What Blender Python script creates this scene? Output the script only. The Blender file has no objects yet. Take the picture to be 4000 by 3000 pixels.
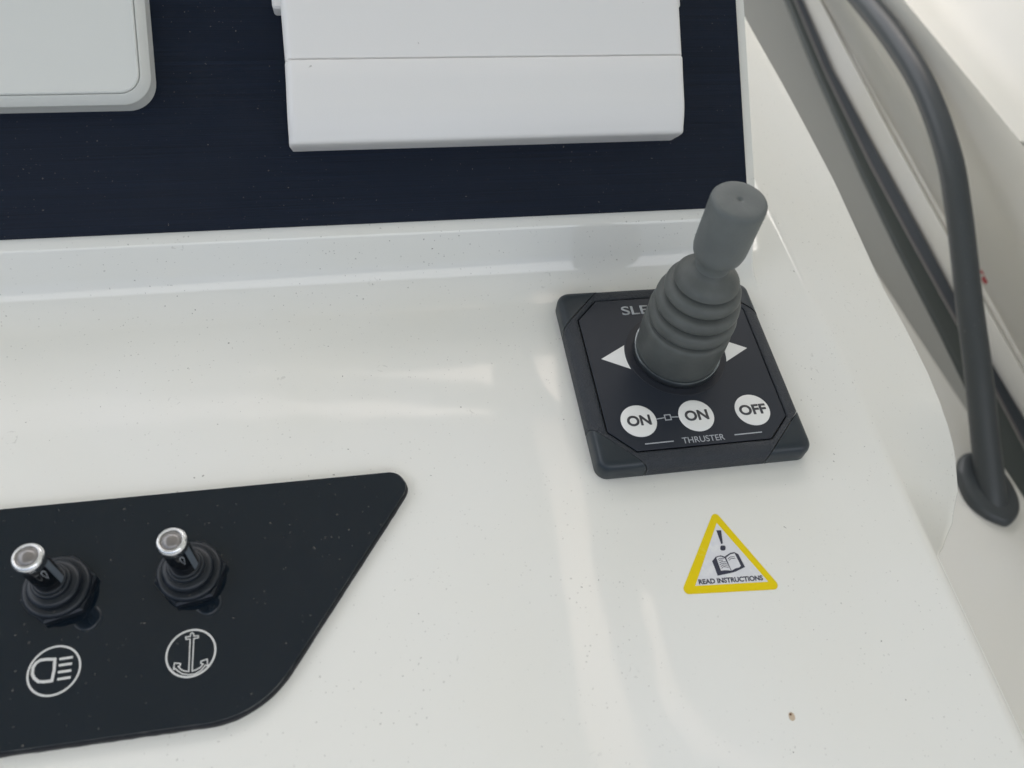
import bpy, bmesh, math, random
from mathutils import Vector, Matrix
R_ = math.radians
random.seed(7)
scene = bpy.context.scene
COL = scene.collection

# ------------------------------------------------------------------ camera
CAM = Vector((-0.1078, -0.1546, 0.2301))
CX = Vector((0.98268, -0.15863, 0.09551)).normalized()
CY = Vector((0.07810, 0.82287, 0.56270))
CY = (CY - CX*CY.dot(CX)).normalized()
CZ = CX.cross(CY).normalized()
FPX = 3210.0
cam_data = bpy.data.cameras.new('camera')
cam = bpy.data.objects.new('camera', cam_data); COL.objects.link(cam)
M3 = Matrix((CX, CY, CZ)).transposed()
cam.matrix_world = Matrix.Translation(CAM) @ M3.to_4x4()
cam_data.sensor_width = 36.0
cam_data.lens = FPX/4000.0*36.0
cam_data.clip_start = 0.01; cam_data.clip_end = 5000
cam_data.dof.use_dof = True
cam_data.dof.focus_distance = 0.290
cam_data.dof.aperture_fstop = 13
scene.camera = cam

# ------------------------------------------------------------------ sky, sun, exposure
SUN_EL, SUN_AZ = 66.0, 38.0          # degrees; azimuth measured clockwise from +Y (forward)
world = bpy.data.worlds.new('World'); scene.world = world; world.use_nodes = True
wn = world.node_tree
bg = wn.nodes['Background']
sky = wn.nodes.new('ShaderNodeTexSky'); sky.sky_type = 'NISHITA'; sky.sun_disc = False
sky.sun_elevation = R_(SUN_EL); sky.sun_rotation = R_(SUN_AZ)
sky.air_density = 1.0; sky.dust_density = 9.0; sky.ozone_density = 0.6
wn.links.new(sky.outputs[0], bg.inputs[0]); bg.inputs[1].default_value = 0.09
sd = bpy.data.lights.new('sun', 'SUN'); sd.energy = 1.5; sd.angle = R_(165); sd.color = (1.0, 0.976, 0.915)
sun = bpy.data.objects.new('sun', sd); COL.objects.link(sun)
to_sun = Vector((math.sin(R_(SUN_AZ))*math.cos(R_(SUN_EL)), math.cos(R_(SUN_AZ))*math.cos(R_(SUN_EL)), math.sin(R_(SUN_EL))))
sun.rotation_euler = to_sun.to_track_quat('Z', 'Y').to_euler()
scene.view_settings.view_transform = 'Standard'; scene.view_settings.look = 'None'
scene.view_settings.exposure = 1.68; scene.view_settings.gamma = 1.0
scene.cycles.max_bounces = 8

# ------------------------------------------------------------------ photo geometry: pixel of the 4000x3000 photo -> point on a plane
def ray(u, v):
    return (CX*((u-2000)/FPX) + CY*((1500-v)/FPX) - CZ).normalized()
def hit(u, v, n, p0):
    d = ray(u, v); n = Vector(n)
    return CAM + d*(n.dot(Vector(p0)-CAM)/n.dot(d))
def G(u, v, z=0.0):
    return hit(u, v, (0, 0, 1), (0, 0, z))
TH = R_(36)
P0 = Vector((0, .0623, .015)); SD = Vector((0, math.cos(TH), math.sin(TH))); ND = Vector((0, -math.sin(TH), math.cos(TH)))
def PP(x, s, n): return P0 + Vector((x, 0, 0)) + SD*s + ND*n
ZC = -0.0075           # console deck
ZS = -0.0045           # top of the switch panel

# ------------------------------------------------------------------ materials
def mat(name, base, rough=.5, metal=0.0, spec=.5, coat=0.0, coat_r=.05):
    m = bpy.data.materials.new(name); m.use_nodes = True
    b = m.node_tree.nodes['Principled BSDF']
    b.inputs['Base Color'].default_value = (*base, 1); b.inputs['Roughness'].default_value = rough
    b.inputs['Metallic'].default_value = metal; b.inputs['Specular IOR Level'].default_value = spec
    b.inputs['Coat Weight'].default_value = coat; b.inputs['Coat Roughness'].default_value = coat_r
    return m
class NB:
    def __init__(s, m): s.t = m.node_tree; s.b = s.t.nodes['Principled BSDF']; s.c = s.t.nodes.new('ShaderNodeTexCoord')
    def n(s, k, **kw):
        o = s.t.nodes.new(k)
        for a, v in kw.items(): setattr(o, a, v)
        return o
    def l(s, a, b): s.t.links.new(a, b)
    def mapped(s, scale, rot=(0, 0, 0)):
        m = s.n('ShaderNodeMapping'); m.inputs['Scale'].default_value = scale; m.inputs['Rotation'].default_value = rot
        s.l(s.c.outputs['Object'], m.inputs[0]); return m.outputs[0]
    def noise(s, vec, scale, detail=3, rough=.5):
        o = s.n('ShaderNodeTexNoise'); o.inputs['Scale'].default_value = scale; o.inputs['Detail'].default_value = detail
        o.inputs['Roughness'].default_value = rough; s.l(vec, o.inputs['Vector']); return o.outputs[0]
    def ramp(s, fac, stops):
        o = s.n('ShaderNodeValToRGB'); e = o.color_ramp.elements
        while len(e) < len(stops): e.new(.5)
        for el, (p, c) in zip(e, stops): el.position = p; el.color = (c, c, c, 1) if isinstance(c, float) else (*c, 1)
        s.l(fac, o.inputs[0]); return o.outputs[0]
    def math(s, op, a, b=None, c=None):
        o = s.n('ShaderNodeMath', operation=op)
        for i, x in enumerate((a, b, c)):
            if x is None: continue
            if isinstance(x, (int, float)): o.inputs[i].default_value = x
            else: s.l(x, o.inputs[i])
        return o.outputs[0]
    def mix(s, fac, a, b):
        o = s.n('ShaderNodeMix', data_type='RGBA')
        for i, x in ((0, fac), (6, a), (7, b)):
            if isinstance(x, (int, float)): o.inputs[i].default_value = x
            elif isinstance(x, tuple): o.inputs[i].default_value = (*x, 1)
            else: s.l(x, o.inputs[i])
        return o.outputs[2]
    def specks(s, scale, radius, keep, seedoff=0.0):
        """1 inside small irregular specks: Voronoi cells, a share `keep` of them holding a speck"""
        mp = s.n('ShaderNodeMapping'); mp.inputs['Location'].default_value = (seedoff, seedoff*.7, seedoff*.3)
        s.l(s.c.outputs['Object'], mp.inputs[0])
        nz = s.n('ShaderNodeTexNoise'); nz.inputs['Scale'].default_value = scale*2.2; nz.inputs['Detail'].default_value = 2
        s.l(mp.outputs[0], nz.inputs['Vector'])
        ad = s.n('ShaderNodeVectorMath', operation='MULTIPLY_ADD'); ad.inputs[1].default_value = (.5/scale,)*3
        s.l(nz.outputs[1], ad.inputs[0]); s.l(mp.outputs[0], ad.inputs[2])
        v = s.n('ShaderNodeTexVoronoi'); v.inputs['Scale'].default_value = scale; s.l(ad.outputs[0], v.inputs['Vector'])
        sep = s.n('ShaderNodeSeparateColor'); s.l(v.outputs['Color'], sep.inputs[0])
        pick = s.math('LESS_THAN', sep.outputs[0], keep)
        size = s.math('MULTIPLY', sep.outputs[1], radius)
        inside = s.math('LESS_THAN', v.outputs['Distance'], size)
        return s.math('MULTIPLY', pick, inside), sep.outputs[2]
    def bump(s, h, strength, dist):
        o = s.n('ShaderNodeBump'); o.inputs['Strength'].default_value = strength; o.inputs['Distance'].default_value = dist
        s.l(h, o.inputs['Height']); s.l(o.outputs[0], s.b.inputs['Normal'])

def gelcoat(name, base, dirt=True, rough=.045):
    m = mat(name, base, rough, spec=.65); k = NB(m)
    obj = k.c.outputs['Object']
    big = k.noise(obj, 9, 3)
    col = k.mix(k.ramp(big, [(.35, 0.0), (.75, 1.0)]), base, tuple(c*f for c, f in zip(base, (.975, .965, .93))))
    if dirt:
        clump = k.ramp(k.noise(obj, 26, 4, .6), [(.40, .16), (.62, 1.0)])
        s1, r1 = k.specks(680, .20, .66)
        f1 = k.math('MULTIPLY', k.math('MULTIPLY', s1, clump), k.math('MULTIPLY_ADD', r1, .55, .18))
        s2, r2 = k.specks(230, .075, .40, 3.7)
        f2 = k.math('MULTIPLY', s2, k.math('MULTIPLY_ADD', r2, .6, .15))
        f = k.math('MAXIMUM', f1, f2)
        # faint dried-water rings
        mp = k.n('ShaderNodeMapping'); mp.inputs['Location'].default_value = (1.3, .4, 0); k.l(obj, mp.inputs[0])
        nz = k.n('ShaderNodeTexNoise'); nz.inputs['Scale'].default_value = 260; k.l(obj, nz.inputs['Vector'])
        ad = k.n('ShaderNodeVectorMath', operation='MULTIPLY_ADD'); ad.inputs[1].default_value = (.004,)*3
        k.l(nz.outputs[1], ad.inputs[0]); k.l(mp.outputs[0], ad.inputs[2])
        v = k.n('ShaderNodeTexVoronoi'); v.inputs['Scale'].default_value = 62; k.l(ad.outputs[0], v.inputs['Vector'])
        sp = k.n('ShaderNodeSeparateColor'); k.l(v.outputs['Color'], sp.inputs[0])
        rad = k.math('MULTIPLY_ADD', sp.outputs[1], .12, .05)
        ring = k.math('LESS_THAN', k.math('ABSOLUTE', k.math('SUBTRACT', v.outputs['Distance'], rad)), .014)
        ring = k.math('MULTIPLY', k.math('MULTIPLY', ring, k.math('LESS_THAN', sp.outputs[0], .30)), k.ramp(k.noise(obj, 500, 2), [(.5, 0.0), (.62, .16)]))
        f = k.math('MAXIMUM', f, ring)
        col = k.mix(f, col, (.075, .06, .045))
        k.l(k.math('MULTIPLY_ADD', f, .5, rough), k.b.inputs['Roughness'])
    k.l(col, k.b.inputs['Base Color'])
    k.bump(k.noise(obj, 30, 2), .06, .002)
    return m

M_gel = gelcoat('white_gelcoat', (.80, .795, .755))
M_gel2 = gelcoat('white_gelcoat_side', (.80, .79, .75), dirt=False, rough=.22)
M_wall = gelcoat('cream_liner', (.78, .76, .70), dirt=False, rough=.35)

def dusty(name, base, rough, dust=.5, dustcol=(.30, .27, .23), brushed=False, metal=0.0, spec=.5, scale=330, bumpy=0.0, coat=0.0):
    m = mat(name, base, rough, metal, spec, coat); k = NB(m); obj = k.c.outputs['Object']
    col = base
    if brushed:
        v = k.mapped((14, 2600, 2600)); st = k.noise(v, 1.0, 4, .7)
        col = k.mix(k.ramp(st, [(.3, 0.0), (.75, 1.0)]), tuple(c*.7 for c in base), tuple(c*1.6 for c in base))
        k.l(k.ramp(st, [(.2, rough-.08), (.8, rough+.10)]), k.b.inputs['Roughness'])
        k.bump(st, .25, .0004)
    elif bumpy:
        k.bump(k.noise(obj, 1500, 3, .6), bumpy, .0006)
    if dust:
        clump = k.ramp(k.noise(obj, 30, 3, .6), [(.40, .15), (.68, 1.0)])
        s1, r1 = k.specks(scale*1.7, .17, .60)
        s2, r2 = k.specks(scale*.55, .075, .55, 5.1)
        f = k.math('MULTIPLY', k.math('MAXIMUM', k.math('MULTIPLY', s1, clump), s2), k.math('MULTIPLY_ADD', r1, dust, dust*.25))
        col = k.mix(f, col, dustcol)
        haze = k.math('MULTIPLY', k.ramp(k.noise(obj, 18, 4, .65), [(.45, 0.0), (.8, 1.0)]), .02*dust)
        col = k.mix(haze, col, (.5, .47, .42))
    if not isinstance(col, tuple): k.l(col, k.b.inputs['Base Color'])
    return m
M_plate = dusty('brushed_navy_plate', (.0038, .0085, .0200), .44, .34, brushed=True, spec=.20, scale=420)
M_switchplate = dusty('gloss_black_acrylic', (.0045, .0095, .0165), .06, .32, spec=.5)
M_gasket = dusty('black_gasket', (.02, .021, .024), .7, .7)
M_hous = mat('pale_grey_plastic', (.60, .61, .60), .42); 
M_housw = mat('white_plastic', (.70, .70, .70), .45)
for m_, b_ in ((M_hous, (.68, .69, .655)), (M_housw, (.84, .825, .80))):
    k = NB(m_); o_ = k.c.outputs['Object']
    s_, r_ = k.specks(160, .05, .25, 2.2)
    k.l(k.mix(k.math('MULTIPLY', s_, .4), k.mix(k.noise(o_, 12, 2), b_, tuple(c*.97 for c in b_)), (.15, .13, .11)), k.b.inputs['Base Color'])
    k.bump(k.noise(o_, 2200, 2), .08, .0003)
M_bezel = dusty('textured_black_plastic', (.022, .027, .035), .5, .10, bumpy=.9)
M_cap = dusty('smooth_black_plastic', (.013, .021, .028), .38, .06)
M_memb = dusty('charcoal_membrane', (.019, .0235, .033), .45, .08, scale=500, spec=.35)
M_flange = mat('dark_flange', (.015, .017, .023), .45, spec=.35)
M_print = mat('white_print', (.62, .62, .60), .5)
M_printdim = mat('grey_print', (.42, .44, .46), .5)
M_btn = mat('white_button', (.80, .80, .77), .4)
M_txt = mat('dark_grey_print', (.05, .05, .055), .5)
M_rub = mat('grey_rubber', (.115, .13, .128), .5, spec=.32)
k = NB(M_rub); o_ = k.c.outputs['Object']
k.l(k.mix(k.ramp(k.noise(o_, 70, 4, .6), [(.35, 0.0), (.7, 1.0)]), (.118, .129, .126), (.145, .157, .152)), k.b.inputs['Base Color'])
k.bump(k.noise(o_, 900, 3), .12, .0005)
M_rub2 = mat('bellows_rubber', (.09, .097, .092), .46, spec=.35)
k = NB(M_rub2); o_ = k.c.outputs['Object']
k.l(k.mix(k.ramp(k.noise(o_, 90, 4, .6), [(.35, 0.0), (.7, 1.0)]), (.084, .090, .084), (.112, .120, .113)), k.b.inputs['Base Color'])
k.bump(k.noise(o_, 900, 3), .12, .0005)
M_steel = mat('zinc_steel', (.26, .29, .31), .36, metal=1.0)
M_chrome = mat('chrome', (.86, .86, .86), .06, metal=1.0)
M_lens = mat('frosted_lens', (.17, .155, .145), .16, spec=.6, coat=1.0)
M_lever = mat('gloss_black_lever', (.004, .005, .007), .04, spec=1.0)
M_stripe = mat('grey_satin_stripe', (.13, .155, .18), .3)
M_boot = dusty('black_rubber_boot', (.008, .012, .018), .32, .30, scale=500, spec=.4)
M_yel = mat('yellow_print', (.66, .475, .002), .4, spec=.25)
k = NB(M_yel); o_ = k.c.outputs['Object']
s_, r_ = k.specks(700, .2, .15)
wear = k.ramp(k.noise(o_, 160, 4, .7), [(.62, 0.0), (.74, .55)])
k.l(k.mix(k.math('MULTIPLY', s_, .6), k.mix(wear, (.76, .575, .002), (.80, .70, .16)), (.12, .1, .05)), k.b.inputs['Base Color'])
M_stk = mat('sticker_white', (.70, .70, .72), .3)
k = NB(M_stk); o_ = k.c.outputs['Object']
k.l(k.mix(k.ramp(k.noise(o_, 300, 4, .7), [(.5, 0.0), (.7, 1.0)]), (.68, .68, .70), (.76, .76, .75)), k.b.inputs['Base Color'])
M_ink = mat('navy_ink', (.03, .032, .055), .4)
M_rail = dusty('grey_rail_coating', (.052, .060, .066), .38, .35, scale=150, dustcol=(.3, .3, .3))
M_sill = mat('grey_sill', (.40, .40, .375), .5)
M_seal = mat('dark_green_grey_seal', (.065, .076, .072), .5)
M_seal2 = mat('black_seal', (.045, .052, .06), .45)
M_seam = mat('seal_seam', (.16, .15, .145), .5)
M_red = mat('red_print', (.55, .06, .07), .5)
M_stain = mat('brown_stain', (.55, .44, .32), .4)
M_stain2 = mat('dark_stain', (.12, .05, .02), .5)

# ------------------------------------------------------------------ mesh helpers
def link(name, me, m, parent=None):
    o = bpy.data.objects.new(name, me); COL.objects.link(o)
    if m: me.materials.append(m)
    if parent: o.parent = parent
    return o
def finish(bm, name, m, parent=None, angle=35, normals=True, smooth=True):
    if normals: bmesh.ops.recalc_face_normals(bm, faces=bm.faces)
    me = bpy.data.meshes.new(name); bm.to_mesh(me); bm.free()
    if smooth:
        for p in me.polygons: p.use_smooth = True
        me.set_sharp_from_angle(angle=R_(angle))
    return link(name, me, m, parent)
def empty(name, loc=(0, 0, 0)):
    o = bpy.data.objects.new(name, None); COL.objects.link(o); o.location = loc; o.empty_display_size = .01
    return o
def tag(o, label=None, cat=None, group=None, kind=None):
    for a, v in (('label', label), ('category', cat), ('group', group), ('kind', kind)):
        if v: o[a] = v
    return o
def rings(rs, cap0=True, cap1=True, closed=True):
    """loft rings of points (all the same length) into a bmesh"""
    bm = bmesh.new(); vs = [[bm.verts.new(p) for p in r] for r in rs]; n = len(rs[0])
    for a, b in zip(vs, vs[1:]):
        for i in range(n if closed else n-1):
            j = (i+1) % n
            try: bm.faces.new((a[i], a[j], b[j], b[i]))
            except ValueError: pass
    if cap0 and len(vs[0]) > 2: bm.faces.new(vs[0])
    if cap1 and len(vs[-1]) > 2: bm.faces.new(vs[-1])
    return bm
def inset_poly(P, d):
    """inset a 2D counter-clockwise polygon by d (float or per-edge list), keeping the vertex count"""
    n = len(P); D = d if isinstance(d, (list, tuple)) else [d]*n
    out = []
    for i in range(n):
        a, b, c = Vector(P[i-1]), Vector(P[i]), Vector(P[(i+1) % n])
        e1 = (b-a).normalized(); e2 = (c-b).normalized()
        n1 = Vector((-e1.y, e1.x)); n2 = Vector((-e2.y, e2.x))
        d1, d2 = D[i-1], D[i]
        cr = e1.x*e2.y - e1.y*e2.x
        if abs(cr) < 1e-4: out.append(b + (n1+n2).normalized()*(d1+d2)/2)
        else:
            p = b + n1*d1; q = b + n2*d2
            t = ((q-p).x*e2.y - (q-p).y*e2.x)/cr
            out.append(p + e1*t)
    return out
def round_poly(P, rads, seg=8):
    """round the corners of a CCW 2D polygon"""
    n = len(P); out = []
    for i in range(n):
        a, b, c = Vector(P[i-1]), Vector(P[i]), Vector(P[(i+1) % n]); r = rads[i] if isinstance(rads, (list, tuple)) else rads
        if r <= 0: out.append(b); continue
        e1 = (a-b).normalized(); e2 = (c-b).normalized()
        ang = e1.angle(e2); t = r/math.tan(ang/2)
        s = b + e1*t; e = b + e2*t; ctr = b + (e1+e2).normalized()*(r/math.sin(ang/2))
        a0 = math.atan2((s-ctr).y, (s-ctr).x); a1 = math.atan2((e-ctr).y, (e-ctr).x)
        da = (a1-a0+math.pi) % (2*math.pi)-math.pi
        for k_ in range(seg+1): out.append(ctr + Vector((math.cos(a0+da*k_/seg), math.sin(a0+da*k_/seg)))*r)
    return out
def lathe(profile, ctr=Vector((0, 0, 0)), axis=None, seg=72, warp=None):
    """profile: (r, h) list, r=0 closes"""
    ax = (axis or Vector((0, 0, 1))).normalized()
    u = ax.orthogonal().normalized() if axis else Vector((1, 0, 0)); w = ax.cross(u)
    bm = bmesh.new(); prev = None
    for r, h in profile:
        if r < 1e-7: cur = [bm.verts.new(ctr+ax*h)]
        else: cur = [bm.verts.new(ctr+ax*h+(u*math.cos(2*math.pi*i/seg)+w*math.sin(2*math.pi*i/seg))*r) for i in range(seg)]
        if prev:
            if len(cur) == 1 and len(prev) == 1: pass
            elif len(cur) == 1:
                for i in range(seg): bm.faces.new((prev[i], prev[(i+1) % seg], cur[0]))
            elif len(prev) == 1:
                for i in range(seg): bm.faces.new((prev[0], cur[(i+1) % seg], cur[i]))
            else:
                for i in range(seg): bm.faces.new((prev[i], prev[(i+1) % seg], cur[(i+1) % seg], cur[i]))
        prev = cur
    return bm
def prism(P, z0, z1, f=None):
    f = f or (lambda x, y, z: (x, y, z))
    return rings([[f(p[0], p[1], z0) for p in P], [f(p[0], p[1], z1) for p in P]])
def stroke(bm, pts, w, z0, z1, closed=False, f=None):
    """a raised ribbon of width w along 2D points"""
    f = f or (lambda x, y, z: (x, y, z)); n = len(pts); L, Rr = [], []
    P = [Vector(p[:2]) for p in pts]
    for i in range(n):
        if closed: a, b, c = P[i-1], P[i], P[(i+1) % n]
        else: a, b, c = P[max(i-1, 0)], P[i], P[min(i+1, n-1)]
        d1 = (b-a).normalized() if (b-a).length > 0 else (c-b).normalized()
        d2 = (c-b).normalized() if (c-b).length > 0 else d1
        nn = (Vector((-d1.y, d1.x))+Vector((-d2.y, d2.x)))
        nn = nn.normalized() if nn.length > 1e-6 else Vector((-d1.y, d1.x))
        k_ = w/2/max(nn.dot(Vector((-d1.y, d1.x))), .45)
        L.append(b+nn*k_); Rr.append(b-nn*k_)
    vs = [[bm.verts.new(f(*q, z)) for q in row] for row, z in ((L, z1), (Rr, z1), (L, z0), (Rr, z0))]
    rng = range(n) if closed else range(n-1)
    for i in rng:
        j = (i+1) % n
        bm.faces.new((vs[0][i], vs[1][i], vs[1][j], vs[0][j]))
        bm.faces.new((vs[0][i], vs[0][j], vs[2][j], vs[2][i])); bm.faces.new((vs[1][j], vs[1][i], vs[3][i], vs[3][j]))
    if not closed:
        for i in (0, n-1): bm.faces.new((vs[0][i], vs[2][i], vs[3][i], vs[1][i]))
def text(s, name, m, parent, height, width, x0, y0, z, bold=0.0, rot=0.0, thick=.00006, space=1.0):
    """s set in a box of given cap height and width, lower left at x0,y0, turned by rot about it"""
    cu = bpy.data.curves.new(name, 'FONT'); cu.body = s; cu.size = 1; cu.offset = bold; cu.extrude = 0; cu.space_character = space
    t = bpy.data.objects.new('tmp', cu); COL.objects.link(t)
    dg = bpy.context.evaluated_depsgraph_get(); me = bpy.data.meshes.new_from_object(t.evaluated_get(dg))
    bpy.data.objects.remove(t)
    bm = bmesh.new(); bm.from_mesh(me); bpy.data.meshes.remove(me)
    xs = [v.co.x for v in bm.verts]; ys = [v.co.y for v in bm.verts]
    mx, Mx, my, My = min(xs), max(xs), min(ys), max(ys)
    c, sn = math.cos(rot), math.sin(rot)
    for v in bm.verts:
        x = (v.co.x-mx)/(Mx-mx)*width; y = (v.co.y-my)/(My-my)*height
        v.co = Vector((x0+x*c-y*sn, y0+x*sn+y*c, z))
    geo = bmesh.ops.extrude_face_region(bm, geom=bm.faces[:])
    for v in [g for g in geo['geom'] if isinstance(g, bmesh.types.BMVert)]: v.co.z += thick
    return finish(bm, name, m, parent, smooth=False)
def lerp(a, b, t): return a+(b-a)*t
def interp(xs, ys, x):
    if x <= xs[0]: return ys[0]+(ys[1]-ys[0])*(x-xs[0])/(xs[1]-xs[0])
    for i in range(len(xs)-1):
        if x <= xs[i+1]: return lerp(ys[i], ys[i+1], (x-xs[i])/(xs[i+1]-xs[i]))
    return ys[-1]+(ys[-1]-ys[-2])*(x-xs[-1])/(xs[-1]-xs[-2])

# ------------------------------------------------------------------ console moulding
def fillet2(a, b, c, r, seg):
    a, b, c = Vector(a), Vector(b), Vector(c); e1 = (a-b).normalized(); e2 = (c-b).normalized()
    ang = e1.angle(e2); t = r/math.tan(ang/2); s = b+e1*t; e = b+e2*t; ctr = b+(e1+e2).normalized()*(r/math.sin(ang/2))
    a0 = math.atan2(*(s-ctr).yx); a1 = math.atan2(*(e-ctr).yx); da = (a1-a0+math.pi) % (2*math.pi)-math.pi
    return [ctr+Vector((math.cos(a0+da*k_/seg), math.sin(a0+da*k_/seg)))*r for k_ in range(seg+1)]
lip = P0 - SD*.0042 - ND*.0006
foot_y = lip.y-(lip.z-ZC)/math.tan(R_(63))
prof = [(-.50, ZC), (-.30, ZC), (-.20, ZC)]
ys_ = [-.16+.004*i for i in range(49)]
prof += [(y, ZC) for y in ys_ if y < foot_y-.0115]
prof += [tuple(p) for p in fillet2((0, ZC), (foot_y, ZC), (lip.y, lip.z), .0180, 18)]
topend = P0+SD*.32-ND*.0006
prof += [tuple(p) for p in fillet2((foot_y, ZC), (lip.y, lip.z), (topend.y, topend.z), .0045, 8)]
s = .002
while s < .32:
    q = P0+SD*s-ND*.0006; prof.append((q.y, q.z)); s += .01 if s < .1 else .03
XB = .0466
def gx(x):
    if x <= XB-.0014: return 1.0
    if x <= XB:
        t = (x-(XB-.0014))/.0014; return .04+.96*(.93*math.sqrt(max(0, 1-t*t))**.5+.07*(1-t))
    if x < .058:
        t = (x-XB)/(.058-XB); return .04*(1-t)**2
    return 0.0
MF = .35
fe_px = [(1612, 45), (1700, 200), (1800, 390), (1905, 620), (1950, 700), (2000, 800), (2035, 890), (2060, 980), (2067, 1060), (2055, 1130), (2035, 1180), (2020, 1203)]
def mf(y): t = min(max((-.01-y)/.062, 0), 1); return MF+.55*t*t*(3-2*t)
def fe_hit(u, v):
    m = MF
    for _ in range(6):
        p = hit(u*4000/2212, v*4000/2212, (m, 0, 1), (.0676, 0, ZC)); m = .5*m+.5*mf(p.y)
    return p
fe = sorted([(p.y, p.x) for p in (fe_hit(u, v) for u, v in fe_px)])
def facet_x(y):
    if y <= fe[0][0]: return .0678
    if y >= fe[-1][0]: return .1185
    return max(.0678, interp([a for a, b in fe], [b for a, b in fe], y))
xs_a = [-.60, -.50, -.40] + [-.30+.01*i for i in range(34)] + [XB-.0014+.0014*t for t in (0, .2, .4, .55, .7, .8, .88, .94, .98, 1)]+[XB+.001*i for i in (1, 2, 3.5, 5, 7, 9, 11.4)]+[.060, .062, .0640]
prof2 = []
for a, b in zip(prof, prof[1:]):       # refine where the facet edge bends
    prof2.append(a)
    if a[1] == b[1] and -.10 < a[0] < .0 and b[0]-a[0] > .003: prof2.append(((a[0]+b[0])/2, a[1]))
prof2.append(prof[-1])
secs = []
for y, zt in prof2:
    row = []
    for x in xs_a: row.append((x, y, ZC+(zt-ZC)*gx(x)))
    for t in (0, .25, .5, .75, 1):     # rounded crease
        x = lerp(.0650, .0700, t); z = ZC-mf(y)*(.0050)/2*t*t
        row.append((x, y, z))
    zc_ = ZC-mf(y)*.0025; xe = max(facet_x(y), .0704)
    for t in (.12, .3, .5, .7, .88, 1):
        x = lerp(.0700, xe, t); row.append((x, y, zc_-mf(y)*(x-.0700)))
    ze = zc_-mf(y)*(xe-.0700); rr = .0022
    for k_ in range(1, 8):
        a = R_(19+(84-19)*k_/7)
        row.append((xe+rr*(math.sin(a)-math.sin(R_(19))), y, ze-rr*(math.cos(R_(19))-math.cos(a))))
    xl, zl = row[-1][0], row[-1][2]
    row += [(xl+.004, y, zl-.03), (xl+.02, y, zl-.12), (xl+.035, y, -.42)]
    secs.append(row)
bm = rings(secs, cap0=False, cap1=False, closed=False)
console = finish(bm, 'console', M_gel, angle=60)
tag(console, 'glossy white moulded boat console with dust specks and a raised instrument ledge', kind='structure')
# brown drip stain near the lower edge
c = G(3093, 2799, ZC)
bm = lathe([(0, .00025), (.0007, .0002), (.0009, .0001), (.00095, 0)], Vector((c.x, c.y, ZC+.00002)), seg=20)
for v in bm.verts: v.co.y = c.y+(v.co.y-c.y)*1.25
o = finish(bm, 'stain', M_stain, console); o['label'] = 'tiny tan drip mark on the white console'
bm = lathe([(0, .00042), (.0003, .0004), (.00035, 0)], Vector((c.x-.0003, c.y+.0006, ZC)), seg=12)
finish(bm, 'stain', M_stain2, console)

# ------------------------------------------------------------------ instrument plate
inst = empty('instrument_panel', PP(-.1, .1, 0))
tag(inst, 'large dark navy brushed plate on the sloping ledge behind the display covers', 'instrument panel')
def child(o, root):
    o.parent = root; o.matrix_parent_inverse = Matrix.Translation(-Vector(root.location)); return o
P = [(-.55, 0.0), (.0415, 0.0), (.0415, .31), (-.55, .31)]
P = [Vector(p) for p in P]
bm = rings([[PP(p.x, p.y, -.0005) for p in P], [PP(p.x, p.y, .0004) for p in P], [PP(p.x, p.y, .0006) for p in inset_poly(P, .0002)]])
child(finish(bm, 'face_plate', M_plate, angle=8), inst)

# ------------------------------------------------------------------ left display cover
disp = empty('display_cover', PP(-.3, .12, .0006))
tag(disp, 'pale grey plastic lid with one rounded corner and stepped rim at the top left', 'display cover', 'covered display units on the dark plate')
Q = [(-.48, .0415), (-.1722, .0415), (-.1712, .26), (-.48, .26)]
Qr = round_poly([Vector(p) for p in Q], .0095, 10)
def lay(insets): return [[PP(q[0], q[1], n) for q in inset_poly(Qr, i)] for i, n in insets]
bm = rings(lay([(.0001, .0006), (.0003, .0054), (.0001, .0058), (0, .0064), (.0001, .0076), (.0005, .0082), (.0021, .0103), (.0026, .0106), (.0029, .0102)]), cap1=False)
child(finish(bm, 'housing', M_hous, angle=22), disp)
bm = rings(lay([(.0030, .0100), (.0032, .0107), (.0036, .0109), (.0041, .0108)]), cap0=False)
child(finish(bm, 'front_cover', M_hous, angle=14), disp)

# ------------------------------------------------------------------ right display cover
box = empty('sun_cover', PP(-.06, .06, .0006))
tag(box, 'white plastic box cover with a horizontal split line, centred on the dark plate', 'display cover', 'covered display units on the dark plate')
def quadrings(spec):
    """spec: rows of (xl, xr, s, n) sweeping the front face from bottom to top"""
    return spec
# lower flap: swept profile across s, left/right bevels
def sweep(rows, bl, br, base_n):
    bm = bmesh.new(); L = []
    for xl, xr, s_, n_ in rows:
        pts = [(xl+.0006, base_n), (xl, n_-.0030), (xl+.0002, n_-.0016), (xl+bl*.9, n_-.0001), (xl+bl+.0006, n_), (xl+bl+.003, n_), (xr-br-.003, n_), (xr-br-.0006, n_), (xr-br*.8, n_-.0002), (xr, n_-.0012), (xr+.0002, n_-.0030), (xr-.0006, base_n)]
        L.append([bm.verts.new(PP(x, s_, n)) for x, n in pts])
    for a, b in zip(L, L[1:]):
        for i in range(len(a)-1): bm.faces.new((a[i], a[i+1], b[i+1], b[i]))
    bm.faces.new(L[0]); bm.faces.new(L[-1]); return bm
rows = [(-.1290, .0112, .0262, .0085), (-.1292, .0122, .02625, .0100), (-.1292, .0128, .0266, .0108), (-.1292, .0129, .0274, .0113), (-.1291, .0128, .0285, .0117)]
for i in range(9):
    t = i/8; rows.append((-.1291+.0004*t, .0128, .0285+.0105*t, .0117+.0025*(1-(1-t)**2)))
rows += [(-.1284, .0128, .046, .0144), (-.1282, .0129, .0525, .0146), (-.1281, .0129, .0531, .0144), (-.1281, .0129, .0533, .0136)]
bm = sweep(rows, .0022, .0010, .0006)
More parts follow.
